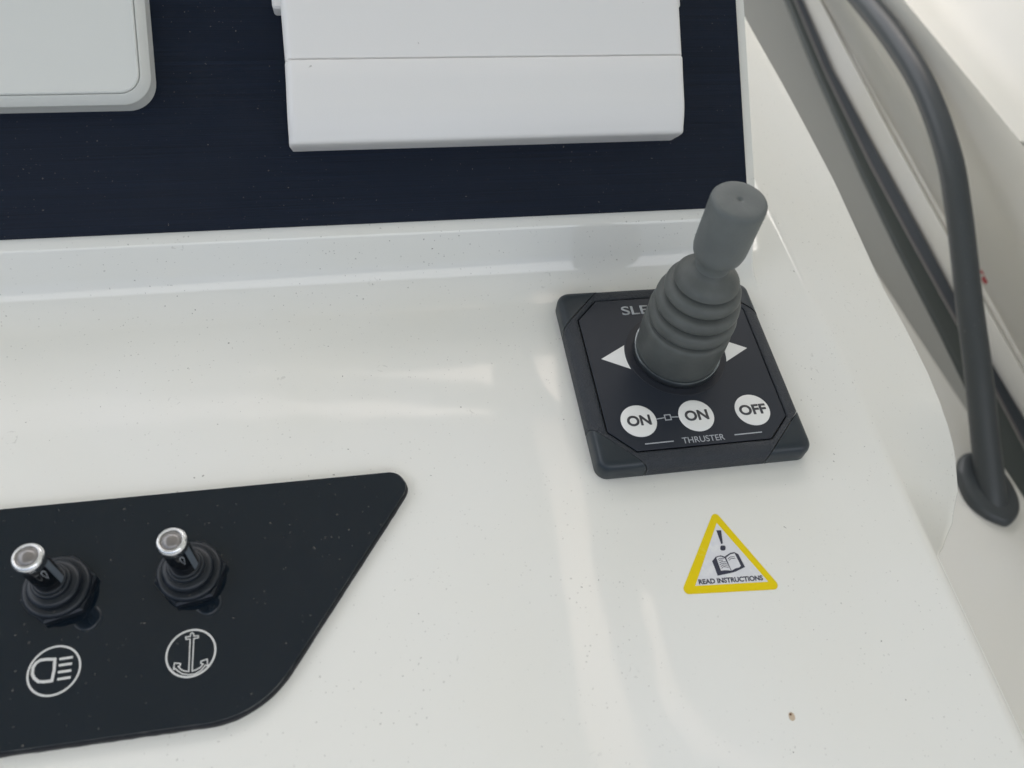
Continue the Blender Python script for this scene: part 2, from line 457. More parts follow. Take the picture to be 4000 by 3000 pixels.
child(finish(bm, 'lower_flap', M_housw, angle=50), box)
rows = [(-.1281, .0129, .0538, .0136), (-.1281, .0129, .0540, .0140), (-.1281, .0130, .08, .0142), (-.1284, .0135, .14, .0145), (-.1290, .0145, .22, .0148)]
bm = sweep(rows, .0022, .0010, .0006)
child(finish(bm, 'upper_cover', M_housw, angle=50), box)
bm = prism([Vector(p) for p in [(-.1275, .0525), (.0122, .0525), (.0122, .056), (-.1275, .056)]], .0008, .0130, PP)
child(finish(bm, 'inner_body', M_housw), box)
for xa, xb_ in ((-.1312, -.1262), (.0110, .0163)):
    T = round_poly([Vector(p) for p in [(xa, .0735), (xb_, .0735), (xb_, .20), (xa, .20)]], .0012, 4)
    bm = rings([[PP(q.x, q.y, .0006) for q in T], [PP(q.x, q.y, .0062) for q in T], [PP(q.x, q.y, .0070) for q in inset_poly(T, .0006)]])
    child(finish(bm, 'side_rail', M_housw), box)

# ------------------------------------------------------------------ thruster joystick panel
TR = empty('joystick_panel', (0, 0, ZC))
tag(TR, 'square black thruster control panel with grey rubber joystick and three white ON and OFF buttons', 'joystick panel')
HW = .0377
sq = round_poly([Vector(p) for p in [(-HW, -HW), (HW, -HW), (HW, HW), (-HW, HW)]], .0042, 8)
MO = [(-.0238, -.0321), (.0238, -.0321), (.0321, -.0238), (.0321, .0238), (.0238, .0321), (-.0238, .0321), (-.0321, .0238), (-.0321, -.0238)]
def oct_at(ang, off=0.0):
    """point on the octagon outline (grown by off) in a direction"""
    d = Vector((math.cos(ang), math.sin(ang))); best = 1e9
    for i in range(8):
        a, b = Vector(MO[i]), Vector(MO[(i+1) % 8]); e = (b-a).normalized(); n = Vector((e.y, -e.x))
        t = (n.dot(a)+off)/max(n.dot(d), 1e-9) if n.dot(d) > 0 else 1e9
        best = min(best, t)
    return d*best
def bezel_bm():
    # dense outline so octagon corners are kept
    angs = sorted(set([round(math.atan2(p.y, p.x), 5) for p in sq]+[round(math.atan2(y, x), 5) for x, y in MO]+[round(-math.pi+2*math.pi*i/96, 5) for i in range(96)]))
    def sq_at(a, off):
        d = Vector((math.cos(a), math.sin(a))); h = HW-off; r = max(.0042-off*.6, .0016)
        t = h/max(abs(d.x), abs(d.y)); p = d*t
        if abs(p.x) > h-r and abs(p.y) > h-r:       # on the corner circle
            cc = Vector((math.copysign(h-r, p.x), math.copysign(h-r, p.y))); b = d.dot(cc); q = cc.length_squared-r*r
            p = d*(b+math.sqrt(max(b*b-q, 0)))
        return p
    R = []
    for off, z in ((0.0003, ZC), (0, ZC+.0006), (0, -.0030), (.0002, -.0019), (.0007, -.0010), (.0014, -.00035), (.0024, -.00002), (.0034, .0001)):
        R.append([(*sq_at(a, off), z) for a in angs])
    for off, z in ((.0012, .0001), (.0005, -.00005), (.00022, -.0004), (.00022, -.0020)):
        R.append([(*oct_at(a, off), z) for a in angs])
    R.append([(*oct_at(a, .00022), ZC) for a in angs])
    bm = rings(R, cap0=False, cap1=False)
    a_, b_ = [v for v in bm.verts if abs(v.co.z-ZC) < 1e-7], None
    return bm
CUT = .0590
def cut(bm, sx, sy, keep_outer, gap):
    n = Vector((sx, sy, 0)).normalized(); p = n*((CUT+gap)/math.sqrt(2))
    g = bm.verts[:]+bm.edges[:]+bm.faces[:]
    res = bmesh.ops.bisect_plane(bm, geom=g, plane_co=p, plane_no=n, clear_outer=not keep_outer, clear_inner=keep_outer)
    ed = [e for e in res['geom_cut'] if isinstance(e, bmesh.types.BMEdge)]
    if ed:
        try: bmesh.ops.holes_fill(bm, edges=ed, sides=0)
        except Exception: pass
bm = bezel_bm()
for sx in (-1, 1):
    for sy in (-1, 1): cut(bm, sx, sy, False, -.0001)
child(finish(bm, 'bezel_frame', M_bezel, angle=40), TR)
for sx in (-1, 1):
    for sy in (-1, 1):
        bm = bezel_bm(); cut(bm, sx, sy, True, .00022)
        for v in bm.verts:
            if v.co.z > -.004: v.co.z += .00022
        child(finish(bm, 'corner_cap', M_cap, angle=40), TR)
OC = [Vector(p) for p in MO]
bm = rings([[(p.x, p.y, -.0010) for p in inset_poly(OC, .0002)], [(p.x, p.y, -.00014) for p in inset_poly(OC, .0002)], [(p.x, p.y, 0) for p in inset_poly(OC, .00034)]])
membrane = child(finish(bm, 'membrane', M_memb, angle=8), TR)
def on_memb(o): return child(o, TR)
on_memb(text('SLEIPNER', 'brand_lettering', M_printdim, None, .0041, .0300, -.0150, .0246, .00003, bold=.012))
on_memb(text('THRUSTER', 'thruster_lettering', M_printdim, None, .0023, .0149, -.0075, -.0309, .00003))
for ab in ([(-.0205, -.0297), (-.0105, -.0296)], [(.0112, -.0294), (.0211, -.0293)]):
    bm = bmesh.new(); stroke(bm, ab, .00038, 0.00002, .00008)
    on_memb(finish(bm, 'printed_rule', M_printdim, smooth=False))
for sgn in (-1, 1):
    pts = [Vector((sgn*.0275, .0058))]
    cc, rr = Vector((0, .0058)), .0186
    a0 = math.asin(.0052/rr)
    arc = [cc+Vector((sgn*math.cos(a), math.sin(a)))*rr for a in [a0-2*a0*i/10 for i in range(11)]]
    poly = pts+arc
    if sgn > 0: poly = poly[::-1]
    bm = prism([(p.x, p.y) for p in poly], .00002, .00009)
    on_memb(finish(bm, 'direction_arrow', M_btn, smooth=False))
for (bx, by, s_, w_) in ((-.0204, -.0207, 'ON', .0083), (.0001, -.0206, 'ON', .0083), (.0207, -.0203, 'OFF', .0098)):
    bm = lathe([(0, .0003), (.0048, .00029), (.0057, .00022), (.00622, .00005), (.00624, -.0001)], Vector((bx, by, 0)), seg=64)
    b = on_memb(finish(bm, 'push_button', M_btn, angle=60))
    t = text(s_, 'button_lettering', M_txt, None, .0041, w_, bx-w_/2, by-.00205, .0003, bold=.034)
    t.parent = b; t.matrix_parent_inverse = Matrix.Identity(4)
    t.location = (0, 0, 0)
bm = bmesh.new()
stroke(bm, [(-.0110, -.0213), (-.0110, -.0193), (-.0090, -.0193), (-.0090, -.0213)], .00035, .00002, .00008, closed=True)
stroke(bm, [(-.0141, -.0206), (-.0110, -.0203)], .00032, .00002, .00008); stroke(bm, [(-.0090, -.0203), (-.0060, -.0205)], .00032, .00002, .00008)
on_memb(finish(bm, 'link_symbol', M_printdim, smooth=False))

# joystick
JC = Vector((0, .0058, 0))
bm = lathe([(.0180, .00002), (.0179, .00010), (.0160, .00012), (.0140, .00012)], JC); on_memb(finish(bm, 'base_flange', M_flange))
bm = lathe([(.0150, .0001), (.0153, .0001), (.0155, .0004), (.0155, .0030), (.0154, .0033), (.0151, .0034), (.0144, .0032)], JC, seg=96)
on_memb(finish(bm, 'retaining_ring', M_steel))
AX = Vector((-.0004, .0004, .0735)).normalized()
bell = [(.0143, .0026), (.0147, .0033), (.0149, .006), (.01515, .012), (.0151, .0160), (.0150, .0178), (.0147, .0187), (.0140, .0192), (.0120, .0194), (.0100, .0196), (.0098, .0202), (.0104, .0208),
        (.0138, .0210), (.0147, .0215), (.01495, .0224), (.0149, .0238), (.0144, .0250), (.0136, .0257), (.0120, .0260), (.0090, .0262), (.0088, .0268), (.0094, .0274),
        (.0130, .0276), (.0139, .0281), (.0142, .0290), (.0140, .0304), (.0134, .0315), (.0124, .0321), (.0106, .0324), (.0078, .0326), (.0076, .0331), (.0082, .0336),
        (.0115, .0337), (.0124, .0342), (.01265, .0351), (.0124, .0364), (.0118, .0374), (.0108, .0380), (.0090, .0383), (.0066, .0384), (.0065, .0388), (.0072, .0392),
        (.0100, .0393), (.01065, .0398), (.0104, .0408), (.0094, .0421), (.0080, .0432), (.0066, .0441), (.0057, .0450), (.0053, .0460)]
on_memb(finish(lathe(bell, JC, AX, seg=120), 'rubber_bellows', M_rub2, angle=60))
hand = [(.0054, .0440), (.0053, .0458), (.0055, .0476), (.0061, .0493), (.0070, .0508), (.0078, .0522), (.0082, .0540), (.00832, .056), (.0084, .0690), (.00842, .0715), (.0083, .0727), (.0079, .0733), (.0070, .0736), (.0045, .07355), (.0014, .0736), (.0008, .0735), (.0004, .0731), (0, .0729)]
on_memb(finish(lathe(hand, JC, AX, seg=96), 'handle_grip', M_rub, angle=75))

# ------------------------------------------------------------------ warning sticker
def cz(x, y, z=ZC): return G(2500+x*.36166, 1900+y*.36166, z)
def c9(x, y, z=ZC): p = G(2600+x*.2713, 1950+y*.2713, z); return Vector((p.x, p.y))
A_, B_, C_ = c9(695, 160), c9(215, 1375), c9(1680, 1295)
tri = [B_, C_, A_]
ST = empty('warning_sticker', ((A_.x+B_.x+C_.x)/3, (A_.y+B_.y+C_.y)/3, ZC))
tag(ST, 'yellow bordered triangular sticker with exclamation mark and open book, on the white console', 'sticker')
tr_r = round_poly(tri, [.0016, .0016, .0014], 6)
child(finish(prism([(p.x, p.y) for p in tr_r], ZC+.00003, ZC+.00012), 'yellow_border', M_yel, smooth=False), ST)
inner = [c9(425, 1250), c9(1475, 1190), c9(733, 345)]
child(finish(prism([(p.x, p.y) for p in inner], ZC+.0001, ZC+.00016), 'white_field', M_stk, smooth=False), ST)
def ink(name, polys, z=.00016, h=.00005):
    bm = bmesh.new()
    for P in polys:
        P = [c9(*p) for p in P]
        area = sum(P[i-1].x*P[i].y-P[i].x*P[i-1].y for i in range(len(P)))
        if area < 0: P = P[::-1]
        vs0 = [bm.verts.new((p.x, p.y, ZC+z)) for p in P]; vs1 = [bm.verts.new((p.x, p.y, ZC+z+h)) for p in P]
        bm.faces.new(vs1)
        for i in range(len(P)): j = (i+1) % len(P); bm.faces.new((vs0[i], vs0[j], vs1[j], vs1[i]))
    bmesh.ops.triangulate(bm, faces=bm.faces[:])
    return finish(bm, name, M_ink, smooth=False)
dot = [(823+38*math.cos(a)*(1+.12*abs(math.sin(2*a))), 706+36*math.sin(a)*(1+.12*abs(math.sin(2*a)))) for a in [2*math.pi*i/20 for i in range(20)]]
child(ink('exclamation_mark', [[(727, 452), (797, 450), (806, 520), (822, 642), (797, 648)], dot]), ST)
child(ink('book_symbol', [[(718, 832), (668, 895), (748, 1104), (925, 1068), (1000, 1048), (1141, 980), (1045, 795), (985, 765), (930, 775), (868, 815), (850, 830), (790, 812)]]), ST)
pg = ink('book_page', [[(728, 848), (795, 1034), (850, 1026), (905, 1028), (942, 1034), (850, 856), (800, 832), (760, 832)], [(868, 846), (946, 1034), (1000, 1000), (1060, 985), (1080, 962), (990, 784), (930, 797)]], .00021, .00003)
pg.data.materials.clear(); pg.data.materials.append(M_stk); child(pg, ST)
bm = bmesh.new(); fz = lambda x, y, z: (x, y, z)
lines = [[(752, 870), (785, 858), (838, 862)], [(760, 897), (790, 880), (822, 884)], [(770, 922), (800, 905), (868, 905)], [(778, 948), (812, 928), (878, 930)], [(790, 974), (822, 952), (890, 955)], [(800, 1000), (832, 975), (905, 985)],
         [(893, 862), (930, 835), (990, 832)], [(905, 885), (940, 858), (1000, 856)], [(850, 850), (905, 960), (943, 1035)]]
for L_ in lines: stroke(bm, [c9(*p) for p in L_], .00019, ZC+.00024, ZC+.00028)
child(finish(bm, 'page_lines', M_ink, smooth=False), ST)
bl_, br_ = c9(483, 1232), c9(1405, 1170)
rot = math.atan2(br_.y-bl_.y, br_.x-bl_.x)
child(text('READ INSTRUCTIONS', 'sticker_lettering', M_ink, None, .00165, (br_-bl_).length, bl_.x, bl_.y, ZC+.00016, bold=.032, rot=rot), ST)

# ------------------------------------------------------------------ switch panel
SPN = empty('switch_panel', (-.16, -.06, ZC))
tag(SPN, 'glossy black switch panel with slanted right end, two toggle switches and two white symbols', 'switch panel')
e_ = [G(x*.7685, 1800+y*.7685, ZS) for x, y in [(0, 243), (1940, 62), (2062, 90), (1640, 800), (1300, 1220), (0, 1485)]]
top_y = -.0278; 
tr_ = G(2085*.7685, 1800+52*.7685, ZS)
def at2(x, y): p = G(x*.7685, 1800+y*.7685, ZS); return Vector((p.x, p.y))
ty = (at2(0, 243).y+at2(1400, 112).y)/2
d0, d1 = at2(2020, 215), at2(1560, 925)
dd = (d1-d0).normalized()
corner_tr = d0+dd*((ty-d0.y)/dd.y)
by_ = (at2(0, 1485).y+at2(500, 1410).y)/2
corner_br = d0+dd*((by_-d0.y)/dd.y)
OUT = [Vector((-.42, by_)), Vector((corner_br.x, by_)), corner_tr, Vector((-.42, ty))]
OUTr = round_poly([OUT[0], OUT[1], OUT[2], OUT[3]], [.003, .026, .0052, .003], 14)
def sp_r(i, z): return [(p.x, p.y, z) for p in inset_poly(OUTr, i)]
dense = []
for a, b in zip(OUTr, OUTr[1:]+OUTr[:1]):
    n_ = max(1, int((b-a).length/.0012)); dense += [a.lerp(b, i/n_) for i in range(n_)]
jit = [random.uniform(-1, 1) for _ in dense]
def gk(i, z, amp):
    out = []
    for q, p in enumerate(dense):
        a, b = dense[q-1], dense[(q+1) % len(dense)]; e = (b-a).normalized(); nn = Vector((e.y, -e.x))
        o_ = nn*(-i+amp*(jit[q]+jit[q-1])*.5); out.append((p.x+o_.x, p.y+o_.y, z))
    return out
child(finish(rings([gk(-.0005, ZC-.0004, .0001), gk(-.0006, ZC+.0002, .0001), gk(-.0003, ZC+.0010, .00004), gk(.0006, ZC+.0012, 0)], cap0=False), 'gasket', M_gasket), SPN)
child(finish(rings([sp_r(.0001, ZC+.0011), sp_r(0, ZC+.0014), sp_r(0, ZS-.0004), sp_r(.00012, ZS-.0001), sp_r(.0004, ZS)]), 'panel_plate', M_switchplate, angle=8), SPN)
def c10(x, y): p = G(50+x*.4069, 2400+y*.4069, ZS); return Vector((p.x, p.y))
ZP = ZS+.00002
def circ(bm, pts, w):
    P = [c10(*p) for p in pts]; cx = sum(p.x for p in P)/len(P); cy = sum(p.y for p in P)/len(P)
    r = sum((p-Vector((cx, cy))).length for p in P)/len(P)
    stroke(bm, [(cx+r*math.cos(a), cy+r*math.sin(a)) for a in [2*math.pi*i/72 for i in range(72)]], w, ZP, ZP+.00005, closed=True)
bm = bmesh.new(); circ(bm, [(143, 600), (645, 480), (450, 305), (340, 785)], .00052)
Dp = [(405, 430), (398, 535), (375, 638), (300, 648), (245, 645), (205, 612), (188, 570), (195, 510), (222, 468), (265, 440), (320, 432)]
stroke(bm, [c10(*p) for p in Dp], .00075, ZP, ZP+.00005, closed=True)
for a, b in (((448, 430), (578, 410)), ((442, 490), (570, 472)), ((434, 556), (562, 538)), ((428, 624), (556, 604))):
    stroke(bm, [c10(*a), c10(*b)], .00064, ZP, ZP+.00005)
child(finish(bm, 'headlamp_symbol', M_print, smooth=False), SPN)
bm = bmesh.new(); circ(bm, [(1477, 415), (1945, 325), (1757, 150), (1660, 606)], .00052)
W_ = .00030
anch = [(1690, 548), (1703, 238), (1664, 240), (1660, 218), (1704, 212), (1708, 185), (1722, 176), (1735, 185), (1738, 208), (1780, 205), (1782, 224), (1738, 234), (1722, 545), (1755, 535), (1800, 510), (1828, 478), (1805, 470), (1808, 450), (1866, 430), (1872, 492), (1848, 488), (1810, 535), (1750, 572), (1690, 580), (1630, 572), (1580, 540), (1562, 520), (1544, 530), (1552, 468), (1610, 472), (1608, 492), (1588, 500), (1615, 530), (1650, 545)]
stroke(bm, [c10(*p) for p in anch], W_, ZP, ZP+.00005, closed=True)
child(finish(bm, 'anchor_symbol', M_print, smooth=False), SPN)

def toggle(x, y, rotn, label, az_print, az_stripe):
    root = empty('toggle_switch', (x, y, ZS)); 
    def ch(bm, nm, m, a=40):
        o = finish(bm, nm, m, angle=a); o.parent = root; return o
    hexa = [(.0100*math.cos(rotn+math.pi/3*i), .0100*math.sin(rotn+math.pi/3*i)) for i in range(6)]
    H = [Vector(p) for p in hexa]
    ch(rings([[(p.x, p.y, 0) for p in H], [(p.x, p.y, .0020) for p in H], [(p.x, p.y, .0026) for p in inset_poly(H, .0006)]]), 'hex_nut', M_boot, 30)
    ch(lathe([(.0086, .0024), (.0089, .0028), (.0090, .0036), (.0087, .0043), (.0080, .0047), (.0072, .0046), (.0067, .0047), (.0068, .0052), (.0071, .0056), (.0070, .0064), (.0063, .0070), (.0056, .0072), (.0051, .0073),
              (.0051, .0078), (.0051, .0083), (.0047, .0087), (.0042, .0087), (.0043, .0090), (.0042, .0094), (.0037, .0095)], seg=64), 'rubber_boot', M_boot, 70)
    ch(lathe([(.0037, .0075), (.0037, 0.02130), (.0036, 0.02200)], seg=48), 'lever', M_lever, 70)
    ch(lathe([(.0036, 0.02140), (.0038, 0.02170), (.00398, 0.02230), (.0040, 0.02350), (.0039, 0.02440), (.0035, 0.02510), (.0031, 0.02530), (.0028, 0.02510), (.0027, 0.02450)], seg=64), 'chrome_collar', M_chrome, 80)
    ch(lathe([(.0028, 0.02440), (.0026, 0.02500), (.0020, 0.02560), (.0011, 0.02600), (0, 0.02615)], seg=48), 'indicator_lens', M_lens, 80)
    mk = bmesh.new()   # small white printed teardrop on the lever
    pts = []
    a0 = az_print
    for i in range(20):
        t = 2*math.pi*i/20; pts.append((a0+.21*math.sin(t)*(1.15+math.cos(t))/2, .0184+.0026*math.cos(t)))
    r1 = .00330
    def cyl(a, h, z): return ((.0037+z)*math.cos(a), (.0037+z)*math.sin(a), h)
    n = len(pts); c0 = (a0, .0186)
    o_ring = [mk.verts.new(cyl(a, h, .00004)) for a, h in pts]; i_ring = [mk.verts.new(cyl(lerp(c0[0], a, .72), lerp(c0[1], h, .80), .00004)) for a, h in pts]
    for i in range(n): mk.faces.new((o_ring[i], o_ring[(i+1) % n], i_ring[(i+1) % n], i_ring[i]))
    ch(mk, 'lever_print', M_printdim)
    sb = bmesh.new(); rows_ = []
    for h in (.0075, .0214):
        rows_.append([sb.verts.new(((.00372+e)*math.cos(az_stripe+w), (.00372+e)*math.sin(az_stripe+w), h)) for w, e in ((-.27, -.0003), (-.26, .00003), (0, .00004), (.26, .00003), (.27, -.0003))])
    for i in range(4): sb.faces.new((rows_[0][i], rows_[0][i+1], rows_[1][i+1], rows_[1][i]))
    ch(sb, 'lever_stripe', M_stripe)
    child(root, SPN); root['label'] = label
    return root
b1 = Vector((-.1981, -.0564)); b2 = Vector((-.1630, -.0561))
toggle(b1.x, b1.y, R_(15), 'toggle switch above the headlamp symbol', R_(-47), R_(-10))
toggle(b2.x, b2.y, R_(10), 'toggle switch above the anchor symbol', R_(-62), R_(-24))

# ------------------------------------------------------------------ side deck, window seal and cabin liner beside the console
ZD = -.25
def c3(x, y, z): return G(2800+x*.7233, y*.7233, z)
def c4(x, y, z): return G(3000+x*.7236, 1000+y*.7236, z)
YS = [-.7, -.5, -.35, -.2, -.1, 0, .05, .1, .15, .2, .3, .4, .55, .7, .9, 1.1, 1.5]
def polyl(fn, pts, z, lin=False):
    P = sorted([fn(*p, z) for p in pts], key=lambda p: p.y)
    ys, xs = [p.y for p in P], [p.x for p in P]
    if lin:
        n = len(P); my, mx = sum(ys)/n, sum(xs)/n
        sl = sum((y-my)*(x-mx) for x, y in zip(xs, ys))/sum((y-my)**2 for y in ys)
        return [Vector((mx+sl*(y-my), y, z)) for y in YS]
    return [Vector((interp(ys, xs, y), y, z)) for y in YS]
def shift(L, dx, dz): return [Vector((p.x+dx, p.y, p.z+dz)) for p in L]
shelf_edge = polyl(lambda u, v, z: G(u, v, z), [(3445, 1080), (3770, 1580), (3910, 1780), (4000, 1933)], ZD, lin=True)
bright = polyl(lambda u, v, z: G(u, v, z), [(3740, 2060), (3870, 2260), (4000, 2510)], ZD, lin=True)
deck_l = [Vector((.10, y, ZD-.05)) for y in YS]
deck_m = [Vector((b.x*.45+.10*.55, b.y, ZD-.028)) for b in bright]
deckrows = [deck_l, deck_m, [Vector((b.x-.02, b.y, ZD-.014)) for b in bright], [Vector((b.x, b.y, ZD-.004)) for b in bright], [Vector((b.x+.02, b.y, ZD-.0005)) for b in bright],
            [Vector((e.x-.004, e.y, ZD)) for e in shelf_edge], [Vector((e.x-.001, e.y, ZD-.001)) for e in shelf_edge], [Vector((e.x, e.y, ZD-.004)) for e in shelf_edge], [Vector((e.x, e.y, ZD-.10)) for e in shelf_edge]]
deck = finish(rings(deckrows, cap0=False, cap1=False, closed=False), 'side_deck', M_gel2, angle=60)
tag(deck, 'white moulded side deck below the console carrying the grab rail foot', kind='structure')

dl = polyl(lambda u, v, z: G(u, v, z), [(3078, 0), (3147, 145), (3205, 311), (3292, 528), (3379, 687), (3451, 817), (3531, 1013), (3615, 1160), (3760, 1449), (3900, 1774), (4000, 1960)], ZD-.030)
seam = polyl(lambda u, v, z: G(u, v, z), [(3104, 0), (3176, 181), (3306, 463), (3415, 673), (3523, 868), (3654, 1128), (3724, 1240), (3897, 1545), (4000, 1745)], ZD-.026)
dr = polyl(lambda u, v, z: G(u, v, z), [(3133, 0), (3234, 239), (3342, 448), (3451, 637), (3559, 832), (3718, 1136), (3861, 1405), (4000, 1637)], ZD-.022)
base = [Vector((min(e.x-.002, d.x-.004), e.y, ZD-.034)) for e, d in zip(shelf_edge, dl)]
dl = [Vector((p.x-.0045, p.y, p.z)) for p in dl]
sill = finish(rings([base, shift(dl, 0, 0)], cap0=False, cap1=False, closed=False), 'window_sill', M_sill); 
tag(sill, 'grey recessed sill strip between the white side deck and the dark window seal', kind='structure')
SEAL = empty('window_seal', dl[8]); tag(SEAL, 'long dark green-grey rubber strip running diagonally behind the grab rail', 'window seal')
child(finish(rings([shift(dl, 0, -.004), shift(dl, .0005, .001), shift(dl, .002, .003), [a.lerp(b, .5)+Vector((0, 0, .002)) for a, b in zip(dl, seam)], shift(seam, -.001, 0), shift(seam, 0, -.003)], cap0=False, cap1=False, closed=False), 'wide_strip', M_seal), SEAL)
child(finish(rings([shift(seam, -.0012, .0004), shift(seam, -.0004, .0016), shift(seam, .0008, .0016), shift(seam, .0014, .0004)], cap0=False, cap1=False, closed=False), 'seam_bead', M_seam), SEAL)
child(finish(rings([shift(seam, .0012, 0), shift(seam, .003, .003), [a.lerp(b, .5)+Vector((0, 0, .006)) for a, b in zip(seam, dr)], shift(dr, -.002, .003), shift(dr, .0, .001), shift(dr, .0004, -.001)], cap0=False, cap1=False, closed=False), 'narrow_strip', M_seal2), SEAL)
r1 = polyl(c3, [(480, 0), (715, 510), (1020, 1110), (1275, 1530)], ZD-.020, lin=True)
r1 = [Vector((max(p.x, q.x+.0018), p.y, p.z)) for p, q in zip(r1, dr)]
rr_ = polyl(lambda u, v, z: G(u, v, z), [(3234, 0), (3451, 506), (3700, 955), (3847, 1123), (4000, 1376)], ZD-.010, lin=True)
wid = [b.x-a.x for a, b in zip(r1, rr_)]
def frac(t, dz): return [Vector((lerp(a.x, b.x, t), a.y, lerp(a.z, b.z, t)+dz)) for a, b in zip(r1, rr_)]
uw = polyl(lambda u, v, z: G(u, v, z), [(3451, 0), (3704, 304), (4000, 687)], -.10, lin=True)
top = [Vector((p.x+.16, p.y, .06)) for p in uw]
top2 = [Vector((p.x+.30, p.y, .55)) for p in uw]
lrows = [shift(dr, .0008, -.03), shift(dr, .0010, -.002), frac(0, .002), frac(.12, .011), frac(.25, .014), frac(.38, .012), frac(.47, .004), frac(.53, .000), frac(.58, .001), frac(.68, .012), frac(.8, .015), frac(.92, .008), frac(1.0, .0),
         frac(1.06, -.003), [a.lerp(b, .12) for a, b in zip(rr_, uw)], [a.lerp(b, .5) for a, b in zip(rr_, uw)], [a.lerp(b, .93) for a, b in zip(rr_, uw)], shift(uw, .003, .010), shift(uw, .016, .013), shift(uw, .04, .018), top, top2]
liner = finish(rings(lrows, cap0=False, cap1=False, closed=False), 'cabin_side', M_wall, angle=50)
tag(liner, 'cream white ribbed cabin side moulding beyond the grab rail', kind='structure')

# red marks on the liner
nrm = (uw[8]-rr_[8]).cross(rr_[9]-rr_[8]).normalized()
if nrm.z < 0: nrm = -nrm
from mathutils.bvhtree import BVHTree
bvh = BVHTree.FromPolygons([v.co.copy() for v in liner.data.vertices], [tuple(p.vertices) for p in liner.data.polygons])
def on_liner(u, v, off=.0006):
    q, n_, i_, d_ = bvh.ray_cast(CAM, ray(u, v))
    if q is None: return hit(u, v, nrm, rr_[8]+nrm*off)
    return q-ray(u, v)*off
lab = empty('red_label', on_liner(3850, 1050)); tag(lab, 'small blurred red printed marks on the cream side, right of the grab rail', 'label')
bm = bmesh.new()
for u, v, w, h, a in ((3836, 1008, 26, 40, .3), (3858, 1022, 26, 16, .5), (3872, 1048, 26, 22, .9), (3860, 1080, 60, 28, -.8), (3842, 1050, 18, 40, .3)):
    P = [(u+w/2*x*math.cos(a)-h/2*y*math.sin(a), v+w/2*x*math.sin(a)+h/2*y*math.cos(a)) for x, y in ((-1, -1), (1, -1), (1, 1), (-1, 1))]
    vs = [bm.verts.new(on_liner(*p)) for p in P]; vt = [bm.verts.new(on_liner(*p, .0012)) for p in P]
    bm.faces.new(vt)
    for i in range(4): bm.faces.new((vs[i], vs[(i+1) % 4], vt[(i+1) % 4], vt[i]))
child(finish(bm, 'printed_mark', M_red, smooth=False), lab)
# chrome fitting at the right edge
cp = on_liner(4004, 608, .0)
sn = empty('snap_fastener', cp); tag(sn, 'round metal snap fastener on the cream side, cut by the right photo edge', 'snap fastener')
child(finish(lathe([(.0095, 0), (.0095, .002), (.0083, .0035), (.0066, .0038), (.005, .0025), (.0048, .0015)], cp, nrm, 40), 'outer_ring', M_chrome), sn)
child(finish(lathe([(.0046, .001), (.0042, .0035), (.003, .0045), (0, .0048)], cp, nrm, 32), 'stud', M_lens), sn)

# ------------------------------------------------------------------ grab rail
RAIL = empty('grab_rail', G(3870, 1950, ZD)); tag(RAIL, 'dark grey curved grab rail with an oval foot, beyond the console at the right', 'grab rail')
fx = G(3870, 1950, ZD)
path = [hit(u, v, (1, 0, 0), fx) for u, v in [(3885, 2010), (3876, 1950), (3850, 1724), (3819, 1434), (3788, 1200), (3766, 1000), (3741, 800), (3704, 600), (3613, 350), (3487, 145), (3345, -30)]]
last = path[-1]; d_ = (path[-1]-path[-2]).normalized()
path += [last+Vector((0, .06, -.004)), last+Vector((0, .3, -.02))]
path[0] = path[1]+Vector((0, -.014, -.010))
def catmull(P, sub):
    out = []
    for i in range(len(P)-1):
        a, b, c, d = P[max(i-1, 0)], P[i], P[i+1], P[min(i+2, len(P)-1)]
        for k_ in range(sub):
            t = k_/sub
            out.append(.5*((2*b)+(c-a)*t+(2*a-5*b+4*c-d)*t*t+(3*b-a-3*c+d)*t**3))
    out.append(P[-1]); return out
path = catmull(path, 6)
prev_u = Vector((1, 0, 0)); R = []
for i, p in enumerate(path):
    t = (path[min(i+1, len(path)-1)]-path[max(i-1, 0)]).normalized()
    w = t.cross(prev_u).normalized(); u = w.cross(t).normalized()
    f = max(0, 1-i/30); rad = .0086+.0013*f**1.5
    R.append([p+(u*math.cos(a)+w*math.sin(a)*1.0)*rad for a in [2*math.pi*k_/28 for k_ in range(28)]])
child(finish(rings(R), 'rail_tube', M_rail, angle=70), RAIL)
fl = [G(3000+x*.7236, 1000+y*.7236, ZD) for x, y in [(1008, 1180), (1030, 1095), (1085, 1073), (1165, 1100), (1265, 1195), (1325, 1300), (1340, 1385), (1310, 1445), (1265, 1458), (1150, 1405), (1060, 1310)]]
cx_ = sum(p.x for p in fl)/len(fl); cy_ = sum(p.y for p in fl)/len(fl)
fl = catmull(fl+[fl[0]], 4)[:-1]
def fring(k_, z): return [(cx_+(p.x-cx_)*k_, cy_+(p.y-cy_)*k_, ZD+z) for p in fl]
child(finish(rings([fring(1, -.001), fring(1, .003), fring(.97, .0048), fring(.90, .0060), fring(.70, .0066), fring(.5, .0068)]), 'oval_foot', M_rail, angle=60), RAIL)

